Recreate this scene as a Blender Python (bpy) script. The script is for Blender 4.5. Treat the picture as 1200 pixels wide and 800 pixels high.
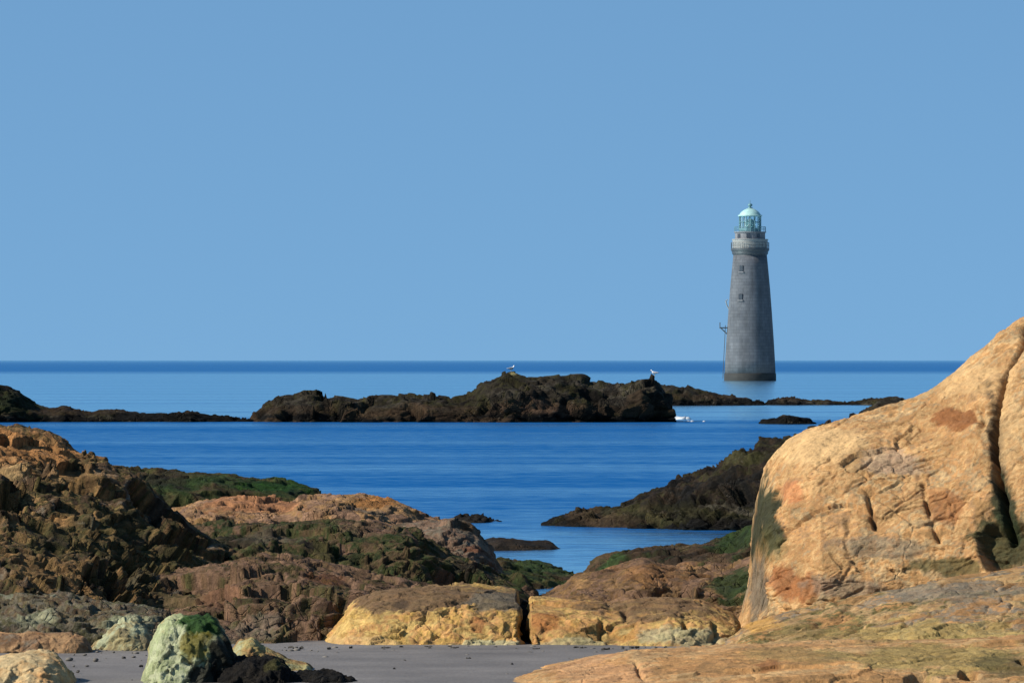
import bpy, bmesh, math
import numpy as np
from mathutils import Vector

for o in list(bpy.data.objects):
    bpy.data.objects.remove(o)
S = bpy.context.scene
COL = S.collection

# ------------------------------------------------------------------ camera, sky, sun, exposure
F = 5943.0                     # focal length in pixels of the 1200 px wide frame
EYE = 4.0                      # eye height above the sea
HOR = 422.0                    # row of the horizon
cam = bpy.data.cameras.new("camera")
camo = bpy.data.objects.new("camera", cam)
COL.objects.link(camo)
camo.location = (0, 0, EYE)
camo.rotation_euler = (math.radians(90), 0, 0)
cam.sensor_fit = 'HORIZONTAL'
cam.sensor_width = 36.0
cam.lens = 36.0 * F / 1200.0
cam.shift_y = (HOR - 400.0) / 1200.0
cam.clip_start = 0.5
cam.clip_end = 300000.0
S.camera = camo

SUN_EL = math.radians(37.0)
SUN_AZ = math.radians(75.0)     # to the left of straight behind the camera
sdir = Vector((-math.sin(SUN_AZ) * math.cos(SUN_EL), -math.cos(SUN_AZ) * math.cos(SUN_EL), math.sin(SUN_EL)))
sun = bpy.data.lights.new("sun", 'SUN')
sun.energy = 5.0
sun.angle = math.radians(0.5)
sun.color = (1.0, 0.93, 0.82)
suno = bpy.data.objects.new("sun", sun)
COL.objects.link(suno)
suno.location = sdir * 200
suno.rotation_euler = (-sdir).to_track_quat('-Z', 'Y').to_euler()

W = bpy.data.worlds.new("World")
S.world = W
W.use_nodes = True
wn, wl = W.node_tree.nodes, W.node_tree.links
wn.clear()
wo = wn.new('ShaderNodeOutputWorld')
bg = wn.new('ShaderNodeBackground')
sky = wn.new('ShaderNodeTexSky')
sky.sky_type = 'NISHITA'
sky.sun_disc = False
sky.sun_elevation = SUN_EL
sky.sun_rotation = math.atan2(sdir.x, sdir.y)
sky.altitude = 0.0
sky.air_density = 1.0
sky.dust_density = 0.2
sky.ozone_density = 2.0
bg.inputs['Strength'].default_value = 0.10
tc = wn.new('ShaderNodeTexCoord')
mp = wn.new('ShaderNodeMapping')          # clear dry air: the pale horizon belt sits below the sea line
mp.inputs['Location'].default_value = (0, 0, 0.26)
mp.inputs['Scale'].default_value = (1, 1, 0.75)
wl.new(tc.outputs['Generated'], mp.inputs['Vector'])
wl.new(mp.outputs['Vector'], sky.inputs['Vector'])
tint = wn.new('ShaderNodeMix')
tint.data_type = 'RGBA'
tint.blend_type = 'MULTIPLY'
tint.inputs['Factor'].default_value = 1.0
wl.new(sky.outputs['Color'], tint.inputs[6])
tint.inputs[7].default_value = (0.75, 0.985, 1.04, 1)
wl.new(tint.outputs[2], bg.inputs['Color'])
wl.new(bg.outputs['Background'], wo.inputs['Surface'])

vs = S.view_settings
vs.view_transform = 'Standard'
vs.look = 'None'
vs.exposure = 0.54
vs.gamma = 1.0
vs.use_curve_mapping = False


# ------------------------------------------------------------------ helpers
def at(px, py, Y):
    return np.array(((px - 600.0) / F * Y, Y, EYE + (HOR - py) / F * Y))


def lin(r, g, b):
    """sRGB 0..255 to linear"""
    c = np.array((r, g, b), float) / 255.0
    return np.where(c <= 0.04045, c / 12.92, ((c + 0.055) / 1.055) ** 2.4)


def _h(ix, iy, iz, seed):
    n = (ix.astype(np.int64) * 374761393 + iy.astype(np.int64) * 668265263 + iz.astype(np.int64) * 2147483647 + seed * 1274126177) & 0xFFFFFFFF
    n = ((n ^ (n >> 13)) * 1274126177) & 0xFFFFFFFF
    n = ((n ^ (n >> 15)) * 2246822519) & 0xFFFFFFFF
    n = n ^ (n >> 16)
    return (n & 0xFFFFFF).astype(np.float64) / 16777216.0


def vnoise(p, seed=0):
    f = np.floor(p)
    t = p - f
    t = t * t * t * (t * (t * 6 - 15) + 10)
    i = f.astype(np.int64)
    x, y, z = i[:, 0], i[:, 1], i[:, 2]
    tx, ty, tz = t[:, 0], t[:, 1], t[:, 2]
    r = 0
    for dx in (0, 1):
        wx = tx if dx else 1 - tx
        for dy in (0, 1):
            wy = ty if dy else 1 - ty
            for dz in (0, 1):
                wz = tz if dz else 1 - tz
                r = r + _h(x + dx, y + dy, z + dz, seed) * wx * wy * wz
    return r * 2 - 1


def fbm(p, scale, octv=5, seed=0, gain=0.5, ridged=False):
    a, s, tot = 1.0, 1.0 / scale, 0.0
    out = np.zeros(len(p))
    for k in range(octv):
        n = vnoise(p * s + 17.3 * k, seed + k * 7)
        if ridged:
            n = 1 - 2 * np.abs(n)
        out += a * n
        tot += a
        a *= gain
        s *= 2.03
    return out / tot


def voro(p, seed=0):
    """nearest and second nearest cells: distances, random numbers of each cell, offsets from their centres"""
    f = np.floor(p).astype(np.int64)
    n = len(p)
    d1 = np.full(n, 9.0)
    d2 = np.full(n, 9.0)
    o1 = np.zeros((n, 3))
    o2 = np.zeros((n, 3))
    c1 = np.zeros((n, 3), np.int64)
    c2 = np.zeros((n, 3), np.int64)
    for dx in (-1, 0, 1):
        for dy in (-1, 0, 1):
            for dz in (-1, 0, 1):
                c = f + np.array((dx, dy, dz))
                j = np.stack([_h(c[:, 0], c[:, 1], c[:, 2], seed + q) for q in (1, 2, 3)], 1)
                v = p - (c + 0.1 + 0.8 * j)
                d = np.sqrt((v * v).sum(1))
                m = d < d1
                k = (~m) & (d < d2)
                d2[m], o2[m], c2[m] = d1[m], o1[m], c1[m]
                d1[m], o1[m], c1[m] = d[m], v[m], c[m]
                d2[k], o2[k], c2[k] = d[k], v[k], c[k]
    rr = lambda cid: np.stack([_h(cid[:, 0], cid[:, 1], cid[:, 2], seed + q) for q in (11, 12, 13, 14)], 1)
    return d1, d2, rr(c1), rr(c2), o1, o2


def sm(a, b, x):
    t = np.clip((x - a) / (b - a), 0, 1)
    return t * t * (3 - 2 * t)


def mesh_obj(name, verts, faces, mat=None, parent=None, smooth=False, loc=None):
    me = bpy.data.meshes.new(name)
    v = np.asarray(verts, float)
    if loc is not None:
        v = v - np.asarray(loc, float)
    fa = faces if isinstance(faces, np.ndarray) else None
    if fa is not None:
        me.vertices.add(len(v))
        me.vertices.foreach_set('co', v.astype(np.float32).ravel())
        k = fa.shape[1]
        me.loops.add(fa.size)
        me.loops.foreach_set('vertex_index', fa.astype(np.int32).ravel())
        me.polygons.add(len(fa))
        me.polygons.foreach_set('loop_start', np.arange(0, fa.size, k, dtype=np.int32))
        me.polygons.foreach_set('loop_total', np.full(len(fa), k, np.int32))
    else:
        me.from_pydata([tuple(q) for q in v], [], [tuple(q) for q in faces])
    me.update(calc_edges=True)
    me.validate()
    if smooth:
        me.polygons.foreach_set('use_smooth', np.ones(len(me.polygons), bool))
    o = bpy.data.objects.new(name, me)
    COL.objects.link(o)
    if loc is not None:
        o.location = tuple(loc)
    if mat:
        me.materials.append(mat)
    if parent:
        o.parent = parent
    return o


def tag(o, label, cat, group=None):
    o['label'] = label
    o['category'] = cat
    if group:
        o['group'] = group
    return o


# ------------------------------------------------------------------ materials
def new_mat(name):
    m = bpy.data.materials.new(name)
    m.use_nodes = True
    n, l = m.node_tree.nodes, m.node_tree.links
    b = n['Principled BSDF']
    return m, n, l, b


def math_node(n, l, op, a, b=None, clamp=False):
    q = n.new('ShaderNodeMath')
    q.operation = op
    q.use_clamp = clamp
    for i, v in enumerate((a, b)):
        if v is None:
            continue
        if isinstance(v, (int, float)):
            q.inputs[i].default_value = v
        else:
            l.new(v, q.inputs[i])
    return q.outputs[0]


def noise_node(n, l, vec, scale, detail=5.0, rough=0.6, dist=0.0):
    q = n.new('ShaderNodeTexNoise')
    q.inputs['Scale'].default_value = scale
    q.inputs['Detail'].default_value = detail
    q.inputs['Roughness'].default_value = rough
    q.inputs['Distortion'].default_value = dist
    l.new(vec, q.inputs['Vector'])
    return q.outputs['Fac']


def remap(n, l, v, a, b, c, d):
    q = n.new('ShaderNodeMapRange')
    q.inputs[1].default_value = a
    q.inputs[2].default_value = b
    q.inputs[3].default_value = c
    q.inputs[4].default_value = d
    l.new(v, q.inputs[0])
    return q.outputs[0]


def rock_material(name, rough=0.85, detail=1.0, bump=0.03, var=0.35, joints=1.4, jamt=1.0, spec=0.3):
    """stone coloured by its own 'albedo' attribute, broken up by grain, specks and fine relief"""
    m, n, l, b = new_mat(name)
    at_ = n.new('ShaderNodeAttribute')
    at_.attribute_name = 'albedo'
    t = n.new('ShaderNodeTexCoord')
    v = t.outputs['Object']
    n1 = noise_node(n, l, v, 2.2 * detail, 8, 0.62, 0.4)
    n2 = noise_node(n, l, v, 14.0 * detail, 6, 0.7)
    n3 = noise_node(n, l, v, 60.0 * detail, 3, 0.7)
    a1 = remap(n, l, n1, 0.3, 0.7, 1 - var, 1 + var)
    a2 = remap(n, l, n2, 0.3, 0.7, 1 - var * 0.8, 1 + var * 0.8)
    a3 = remap(n, l, n3, 0.3, 0.7, 1 - var * 0.5, 1 + var * 0.5)
    k = math_node(n, l, 'MULTIPLY', math_node(n, l, 'MULTIPLY', a1, a2), a3)
    mul = n.new('ShaderNodeVectorMath')
    mul.operation = 'SCALE'
    l.new(at_.outputs['Color'], mul.inputs[0])
    l.new(k, mul.inputs['Scale'])
    # dark specks of lichen
    vo = n.new('ShaderNodeTexVoronoi')
    vo.inputs['Scale'].default_value = 9.0 * detail
    vo.inputs['Randomness'].default_value = 1.0
    l.new(v, vo.inputs['Vector'])
    sp = math_node(n, l, 'MULTIPLY', remap(n, l, vo.outputs['Distance'], 0.05, 0.28, 1.0, 0.0),
                   remap(n, l, noise_node(n, l, v, 1.3 * detail, 4), 0.52, 0.62, 0, 0.65))
    mx = n.new('ShaderNodeMix')
    mx.data_type = 'RGBA'
    l.new(sp, mx.inputs[0])
    l.new(mul.outputs[0], mx.inputs[6])
    mx.inputs[7].default_value = (0.07, 0.06, 0.045, 1)
    l.new(mx.outputs[2], b.inputs['Base Color'])
    b.inputs['Roughness'].default_value = rough
    b.inputs['Specular IOR Level'].default_value = spec
    bp = n.new('ShaderNodeBump')
    bp.inputs['Strength'].default_value = 0.8
    bp.inputs['Distance'].default_value = bump
    hgt = math_node(n, l, 'ADD', math_node(n, l, 'MULTIPLY', n2, 1.0), math_node(n, l, 'MULTIPLY', n3, 0.35))
    hgt = math_node(n, l, 'ADD', hgt, math_node(n, l, 'MULTIPLY', n1, 2.0))
    # hairline joints and flakes
    wv = n.new('ShaderNodeTexNoise')
    wv.inputs['Scale'].default_value = 1.5 * detail
    wv.inputs['Detail'].default_value = 5
    l.new(v, wv.inputs['Vector'])
    ws = n.new('ShaderNodeVectorMath')
    ws.operation = 'MULTIPLY_ADD'
    l.new(wv.outputs['Color'], ws.inputs[0])
    ws.inputs[1].default_value = (0.5 / detail,) * 3
    l.new(v, ws.inputs[2])
    for js, jw in ((joints * detail, 0.03), (joints * 3.1 * detail, 0.05)):
        je = n.new('ShaderNodeTexVoronoi')
        je.feature = 'DISTANCE_TO_EDGE'
        je.inputs['Scale'].default_value = js
        l.new(ws.outputs[0], je.inputs['Vector'])
        cut = math_node(n, l, 'MULTIPLY', remap(n, l, je.outputs['Distance'], 0.0, jw, 1.0, 0.0),
                        remap(n, l, noise_node(n, l, v, 0.9 * detail, 3), 0.48, 0.62, 0.0, 1.3 * jamt))
        hgt = math_node(n, l, 'SUBTRACT', hgt, cut)
    l.new(hgt, bp.inputs['Height'])
    l.new(bp.outputs[0], b.inputs['Normal'])
    return m


def plain(name, col, rough=0.6, metal=0.0, var=0.15, scale=3.0, bump=0.0):
    m, n, l, b = new_mat(name)
    t = n.new('ShaderNodeTexCoord')
    nz = noise_node(n, l, t.outputs['Object'], scale, 6, 0.65)
    k = remap(n, l, nz, 0.3, 0.7, 1 - var, 1 + var)
    mul = n.new('ShaderNodeVectorMath')
    mul.operation = 'SCALE'
    mul.inputs[0].default_value = tuple(col)
    l.new(k, mul.inputs['Scale'])
    l.new(mul.outputs[0], b.inputs['Base Color'])
    b.inputs['Roughness'].default_value = rough
    b.inputs['Metallic'].default_value = metal
    if bump:
        bp = n.new('ShaderNodeBump')
        bp.inputs['Distance'].default_value = bump
        l.new(nz, bp.inputs['Height'])
        l.new(bp.outputs[0], b.inputs['Normal'])
    return m


GRANITE = rock_material("sunlit_granite", 0.88, 1.0, 0.035, 0.30, 0.55, 0.4, 0.2)
JUMBLE = rock_material("fractured_rock", 0.88, 1.0, 0.05, 0.45, 1.2, 0.8, 0.15)
WEED = rock_material("weedy_rock", 0.85, 0.9, 0.06, 0.55, 1.4, 0.8, 0.12)
FAR = rock_material("offshore_rock", 0.9, 0.35, 0.15, 0.55, 1.4, 1.0, 0.1)


# ------------------------------------------------------------------ rock builder
def rock(name, label, Y, outline, base, D, Db, pal, mat, cat='rock', group=None, seed=1, step=0.03, prof=1.0, lump=(0.12, 1.2),
         blocks=((0.5, 0.10, 0.25, (1, 1, 1)),), fine=(0.02, 0.25), groove=0.03, blobs=(), cracks=(), hollows=(), prof_pts=None,
         pscale=1.0, mixscale=(1.0, 1.0, 1.0), strata=None, endt=0.25, relief=0.45, smooth=True, sqe=0.5):
    """A ledge or boulder: its crest line follows outline at distance Y, it runs D metres towards the
    shore and Db metres out to sea, down to height base; then fracture, lumps, cracks and hollows are carved in."""
    P = np.array([at(a, b, Y) for a, b in outline])
    x0, x1 = P[0, 0], P[-1, 0]
    nu = max(24, int((x1 - x0) / step))
    xs = np.linspace(x0, x1, nu)
    zt = np.interp(xs, P[:, 0], P[:, 2])
    k = max(1, int(0.06 * pscale / step))           # round the corners of the traced crest a little
    ker = np.hanning(2 * k + 3)[1:-1]
    ker /= ker.sum()
    zt = np.convolve(np.pad(zt, len(ker) // 2, mode='edge'), ker, 'valid')
    H = np.maximum(zt - base, 0.02)
    Hm = H.max()
    nf = max(16, int((D + Hm) * 1.0 / step))
    nb = max(8, nf // 4)
    tf = np.linspace(0, 1, nf)
    if prof_pts is None:
        th = tf * math.pi / 2
        d = np.cos(th) ** prof
        h = np.sin(th) ** prof
    else:
        pp = np.array(prof_pts, float)
        s = np.concatenate([[0], np.cumsum(np.hypot(np.diff(pp[:, 0]) * D, np.diff(pp[:, 1]) * Hm))])
        d = np.interp(tf * s[-1], s, pp[:, 0])
        h = np.interp(tf * s[-1], s, pp[:, 1])
        kk = max(1, nf // 30)
        kr = np.ones(2 * kk + 1) / (2 * kk + 1)
        d = np.convolve(np.pad(d, kk, mode='edge'), kr, 'valid')
        h = np.convolve(np.pad(h, kk, mode='edge'), kr, 'valid')
        h[0] = 0
    thb = np.linspace(0, 1, nb + 1)[1:] * math.pi / 2
    dd = np.concatenate([d * D, -np.sin(thb) * Db])
    hh = np.concatenate([h, np.cos(thb)])
    sq = np.clip(H / Hm, 0, 1) ** sqe
    e = np.minimum(1, np.minimum(np.arange(nu), np.arange(nu)[::-1]) * step / (endt * pscale * Hm + 1e-6))
    sq = sq * (0.35 + 0.65 * np.sqrt(e))
    nv = len(dd)
    V = np.zeros((nu, nv, 3))
    V[:, :, 1] = Y - dd[None, :] * sq[:, None]
    V[:, :, 0] = (xs / Y)[:, None] * np.minimum(V[:, :, 1], Y)      # the flanks splay with distance
    V[:, :, 0] = xs[:, None] * (0.55 + 0.45 * V[:, :, 1] / Y)
    V[:, :, 2] = base + H[:, None] * hh[None, :]
    du = np.gradient(V, axis=0)
    dv = np.gradient(V, axis=1)
    N = np.cross(du, dv)
    N /= np.linalg.norm(N, axis=2, keepdims=True) + 1e-9
    p = V.reshape(-1, 3)
    nn = N.reshape(-1, 3)
    front = np.tile(np.arange(nv) < nf, nu)
    # ---- relief
    w = p + 0.25 * pscale * np.stack([fbm(p, 0.8 * pscale, 3, seed + 31 + q) for q in range(3)], 1)
    disp = lump[0] * fbm(p, lump[1], 4, seed + 5)
    tone = np.zeros(len(p))
    crest = 0.45 + 0.55 * sm(0.0, 0.5 * pscale, np.repeat(zt, nv) - p[:, 2])      # worn rounder along the top
    for bi, (bs, amt, tilt, an) in enumerate(blocks):
        q = w / (bs * np.array(an))
        d1, d2, r, r2, o1, o2 = voro(q, seed + 100 * bi)
        pl1 = amt * (r[:, 0] - 0.5) * 2 + tilt * bs * 2 * (o1 * (r[:, 1:4] - 0.5) * 2).sum(1)
        pl2 = amt * (r2[:, 0] - 0.5) * 2 + tilt * bs * 2 * (o2 * (r2[:, 1:4] - 0.5) * 2).sum(1)
        disp += relief * crest * np.minimum(pl1, pl2)                    # flat facets meeting in sharp arrises
        open_ = sm(-0.1, 0.35, fbm(p, 1.1 * bs * 2, 3, seed + 60 + bi))
        disp -= groove * min(1, bs / 0.4) * (1 - sm(0.0, 0.09, d2 - d1)) * open_
        tone += (r[:, 2] - 0.5) / (bi + 1)
    if strata:
        per, amp, dip = strata
        c = (p[:, 2] - dip * p[:, 0] + 0.25 * per * fbm(p, 1.5, 3, seed + 77)) / per
        fr = c - np.floor(c)
        disp += amp * (np.abs(fr - 0.5) * 2 - 0.5) * (0.5 + 0.8 * vnoise(p / 0.9, seed + 78))
    disp += fine[0] * fbm(p, fine[1], 5, seed + 9, 0.6, True)

    def snap(px, py):
        q = p[front]
        pr = np.stack([600 + F * q[:, 0] / q[:, 1], HOR - F * (q[:, 2] - EYE) / q[:, 1]], 1)
        return q[np.argmin(((pr - np.array((px, py))) ** 2).sum(1))]

    m2p = Y / F
    for (px, py, rx, rz, dep, rot) in hollows:
        c = snap(px, py)
        v = p - c
        ca, sa = math.cos(rot), math.sin(rot)
        a = (v[:, 0] * ca + v[:, 2] * sa) / (rx * m2p)
        bq = (-v[:, 0] * sa + v[:, 2] * ca) / (rz * m2p)
        rr = a * a + bq * bq + (v[:, 1] / (3 * rx * m2p)) ** 2 + 0.35 * fbm(p, 0.35 * pscale, 3, seed + 55)
        disp -= dep * (1 - sm(0.55, 1.15, rr)) * front
    crk = np.zeros(len(p))
    for (pts, wpx, dep) in cracks:
        c = np.array([snap(*a) for a in pts])
        dist = np.full(len(p), 1e9)
        for a, b2 in zip(c[:-1], c[1:]):
            ab = b2 - a
            t = np.clip(((w * 0.15 + p * 0.85 - a) @ ab) / (ab @ ab + 1e-9), 0, 1)
            dist = np.minimum(dist, np.linalg.norm(w * 0.15 + p * 0.85 - (a + t[:, None] * ab), axis=1))
        dist = dist * (1 + 0.45 * fbm(p, 0.16, 4, seed + 91, 0.7)) + 0.4 * wpx * m2p * np.abs(fbm(p, 0.09, 3, seed + 92))
        g = np.exp(-(dist / (wpx * m2p)) ** 2) * (0.75 + 0.6 * vnoise(p / 0.12, seed + 93))
        disp -= dep * g
        disp -= dep * 0.1 * np.exp(-(dist / (3.5 * wpx * m2p)) ** 2)
        crk = np.maximum(crk, g)
    p2 = p + nn * disp[:, None]
    # ---- colour of the stone, some blobs adding painted light and shade
    cols = np.array(pal['base'], float)
    ms = np.array(mixscale)
    f1 = 0.5 + 0.95 * fbm(p * ms, pal.get('scale', 0.9), 7, seed + 200, 0.7) + 0.35 * tone
    f1 = np.clip(f1, 0, 0.999) * (len(cols) - 1)
    i0 = f1.astype(int)
    fr = (f1 - i0)[:, None]
    al = cols[i0] * (1 - fr) + cols[np.minimum(i0 + 1, len(cols) - 1)] * fr
    for (z0, z1, col, am) in pal.get('bands', ()):      # a growth or stain belt between two heights
        zz = p2[:, 2] + 0.35 * (z1 - z0 + 0.3) * fbm(p, 0.7 * pscale, 5, seed + 300, 0.6)
        k2 = (sm(z0 - 0.06, z0 + 0.06, zz) * (1 - sm(z1 - 0.06, z1 + 0.06, zz)) * am)[:, None]
        al = al * (1 - k2) + np.array(col) * k2
    for bi, (px, py, rx, rz, col, am) in enumerate(blobs):
        c = snap(px, py)
        v = p - c
        rr = np.sqrt((v[:, 0] / (rx * m2p)) ** 2 + (v[:, 2] / (rz * m2p)) ** 2 + (v[:, 1] / (3 * max(rx, rz) * m2p)) ** 2)
        rr = rr + 1.0 * fbm(p, 0.4 * pscale, 7, seed + 400 + bi, 0.72)
        k2 = ((1 - sm(0.62, 1.08, rr)) * am)[:, None]
        al = al * (1 - k2) + np.array(col) * k2
    idx = np.arange(nu * nv).reshape(nu, nv)
    fc = np.stack([idx[:-1, :-1], idx[1:, :-1], idx[1:, 1:], idx[:-1, 1:]], -1).reshape(-1, 4)
    loc = np.array(((x0 + x1) / 2, Y - D * 0.3, base))
    # close the underside and the two ends
    und = np.stack([idx[:-1, 0], idx[:-1, -1], idx[1:, -1], idx[1:, 0]], -1)
    mids = np.stack([(p2[idx[e, 0]] + p2[idx[e, -1]]) / 2 for e in (0, -1)])
    p2 = np.concatenate([p2, mids])
    al = np.concatenate([al, al[[idx[0, 0], idx[-1, 0]]]])
    caps = []
    for e, m in ((0, nu * nv), (-1, nu * nv + 1)):
        for j in range(nv - 1):
            q = [idx[e, j], idx[e, j + 1], m, m]
            caps.append(q)
    caps = np.array(caps)[:, :3]
    o = mesh_obj(name, p2, np.concatenate([fc, und]), mat, None, smooth, loc)
    bm = bmesh.new()
    bm.from_mesh(o.data)
    bm.verts.ensure_lookup_table()
    for q in caps:
        try:
            bm.faces.new([bm.verts[i] for i in q]).smooth = smooth
        except ValueError:
            pass
    bmesh.ops.recalc_face_normals(bm, faces=bm.faces)
    bm.to_mesh(o.data)
    bm.free()
    at2 = o.data.attributes.new('albedo', 'FLOAT_COLOR', 'POINT')
    at2.data.foreach_set('color', np.concatenate([al * 0.56, np.ones((len(al), 1))], 1).astype(np.float32).ravel())
    if group is None:
        tag(o, label, cat)
    else:
        tag(o, label, cat, group)
    return o


# stone palette (linear), its palest and blackest tones also used as painted light and shade
CREAM = lin(228, 188, 132)
PEACH = lin(216, 161, 102)
TAN = lin(182, 141, 91)
OCHRE = lin(204, 160, 92)
YELLOW = lin(220, 186, 118)
RUST = lin(150, 82, 40)
BROWN = lin(112, 88, 64)
PINK = lin(156, 122, 98)
GREY = lin(140, 130, 112)
UMBER = lin(70, 54, 38)
DARK = lin(44, 38, 30)
OLIVE = lin(92, 88, 50)
GREEN = lin(52, 72, 34)
MOSS = lin(44, 84, 26)
BLACK = lin(26, 24, 22)
PALE = lin(214, 218, 176)
LILAC = lin(150, 128, 118)

# ------------------------------------------------------------------ the sea
def sea_material():
    m, n, l, b = new_mat("sea_water")
    n.remove(b)
    out = n['Material Output']
    geo = n.new('ShaderNodeTexCoord')
    pos = geo.outputs['Object']
    sep = n.new('ShaderNodeSeparateXYZ')
    l.new(pos, sep.inputs[0])
    y = sep.outputs['Y']
    # patches of ruffled and calm water, drawn out along the shore
    def stretched(sx, sy, detail=4, scale=1.0):
        mpn = n.new('ShaderNodeMapping')
        mpn.inputs['Scale'].default_value = (sx, sy, 1)
        l.new(pos, mpn.inputs['Vector'])
        return noise_node(n, l, mpn.outputs[0], scale, detail, 0.55)
    st1 = stretched(0.0012, 0.05, 3)
    st2 = stretched(0.012, 0.22, 3)
    st3 = stretched(0.0006, 0.004, 3)
    yw = math_node(n, l, 'ADD', y, remap(n, l, st3, 0.3, 0.7, -60, 60))
    offshore = math_node(n, l, 'MULTIPLY', remap(n, l, yw, 1350, 1900, 0, 1), remap(n, l, y, 2500, 20000, 1.0, 0.15))  # outermost water lightened towards the horizon in place of haze
    calm = math_node(n, l, 'MULTIPLY', remap(n, l, yw, 330, 380, 0, 1), math_node(n, l, 'SUBTRACT', 1.0, offshore))
    pool = remap(n, l, y, 121, 117, 0, 1)
    base = math_node(n, l, 'ADD', 0.22, math_node(n, l, 'MULTIPLY', calm, 0.68))
    base = math_node(n, l, 'ADD', base, math_node(n, l, 'MULTIPLY', pool, 0.62))
    s = math_node(n, l, 'ADD', remap(n, l, st1, 0.40, 0.64, -0.13, 0.26), remap(n, l, st2, 0.35, 0.7, -0.06, 0.09))
    st4 = stretched(1.1, 1.4, 4)
    st5 = stretched(0.22, 0.5, 4)
    s = math_node(n, l, 'ADD', s, remap(n, l, st5, 0.35, 0.65, -0.10, 0.10))
    s = math_node(n, l, 'ADD', s, remap(n, l, st4, 0.32, 0.68, -0.22, 0.26))
    near = remap(n, l, y, 400, 800, 1.0, 0.25)
    base = math_node(n, l, 'ADD', base, math_node(n, l, 'MULTIPLY', s, near), True)
    body = n.new('ShaderNodeBsdfDiffuse')
    body.inputs['Color'].default_value = (0.006, 0.075, 0.232, 1)
    gl = n.new('ShaderNodeBsdfGlossy')
    gl.inputs['Color'].default_value = (0.74, 1.0, 1.06, 1)
    gl.inputs['Roughness'].default_value = 0.16
    bp = n.new('ShaderNodeBump')
    bp.inputs['Strength'].default_value = 0.5
    bp.inputs['Distance'].default_value = 0.25
    w1 = stretched(0.35, 0.8, 4)
    w2 = stretched(1.6, 3.0, 3)
    l.new(math_node(n, l, 'ADD', w1, math_node(n, l, 'MULTIPLY', w2, 0.35)), bp.inputs['Height'])
    l.new(bp.outputs[0], gl.inputs['Normal'])
    mx = n.new('ShaderNodeMixShader')
    l.new(base, mx.inputs[0])
    l.new(body.outputs[0], mx.inputs[1])
    l.new(gl.outputs[0], mx.inputs[2])
    l.new(mx.outputs[0], out.inputs['Surface'])
    return m


sx = [-70000, -8000, -1500, -300, -60, 60, 300, 1500, 8000, 70000]
sy = [76, 110, 150, 250, 400, 700, 1200, 2500, 6000, 20000, 90000]
sv = [(a, b, 0.0) for b in sy for a in sx]
nx = len(sx)
sf = [(j * nx + i, j * nx + i + 1, (j + 1) * nx + i + 1, (j + 1) * nx + i) for j in range(len(sy) - 1) for i in range(nx - 1)]
sea = mesh_obj("sea", sv, sf, sea_material())
sea['kind'] = 'structure'


# ------------------------------------------------------------------ the beach and sea bed, one sheet
def sand_material():
    m, n, l, b = new_mat("wet_grey_sand")
    t = n.new('ShaderNodeTexCoord')
    v = t.outputs['Object']
    mpn = n.new('ShaderNodeMapping')
    mpn.inputs['Scale'].default_value = (0.5, 0.8, 1)
    l.new(v, mpn.inputs['Vector'])
    n1 = noise_node(n, l, mpn.outputs[0], 1.2, 6, 0.6)
    n2 = noise_node(n, l, v, 30, 5, 0.7)
    cr = n.new('ShaderNodeValToRGB')
    e = cr.color_ramp.elements
    e[0].position, e[0].color = 0.3, (0.080, 0.071, 0.064, 1)
    e[1].position, e[1].color = 0.7, (0.15, 0.135, 0.122, 1)
    l.new(n1, cr.inputs[0])
    mul = n.new('ShaderNodeVectorMath')
    mul.operation = 'SCALE'
    l.new(cr.outputs[0], mul.inputs[0])
    l.new(remap(n, l, n2, 0.3, 0.7, 0.62, 1.38), mul.inputs['Scale'])
    l.new(mul.outputs[0], b.inputs['Base Color'])
    b.inputs['Roughness'].default_value = 0.75
    bp = n.new('ShaderNodeBump')
    bp.inputs['Distance'].default_value = 0.03
    l.new(math_node(n, l, 'ADD', n1, math_node(n, l, 'MULTIPLY', n2, 0.3)), bp.inputs['Height'])
    l.new(bp.outputs[0], b.inputs['Normal'])
    return m


gy = np.concatenate([np.linspace(-60, 50, 23), np.linspace(50.5, 75, 99), np.linspace(76, 160, 30), np.array([250, 600, 1500])])
gx = np.concatenate([[-900, -200, -60, -20], np.linspace(-10, 10, 81), [20, 60, 200, 900]])
GX, GY = np.meshgrid(gx, gy)
gz = np.interp(GY, [-60, 0, 25, 45, 57, 66, 76, 95, 130, 400, 1500], [2.6, 2.3, 1.6, 0.7, 0.32, 0.30, 0.1, -0.6, -1.5, -6, -10])
gp = np.stack([GX.ravel(), GY.ravel(), np.zeros(GX.size)], 1)
gz = gz.ravel() + 0.03 * fbm(gp, 2.5, 4, 3)
gp[:, 2] = gz
gi = np.arange(GX.size).reshape(GX.shape)
gf = np.stack([gi[:-1, :-1], gi[:-1, 1:], gi[1:, 1:], gi[1:, :-1]], -1).reshape(-1, 4)
sand = mesh_obj("sand", gp, gf, sand_material(), None, True)
sand['kind'] = 'structure'

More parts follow.
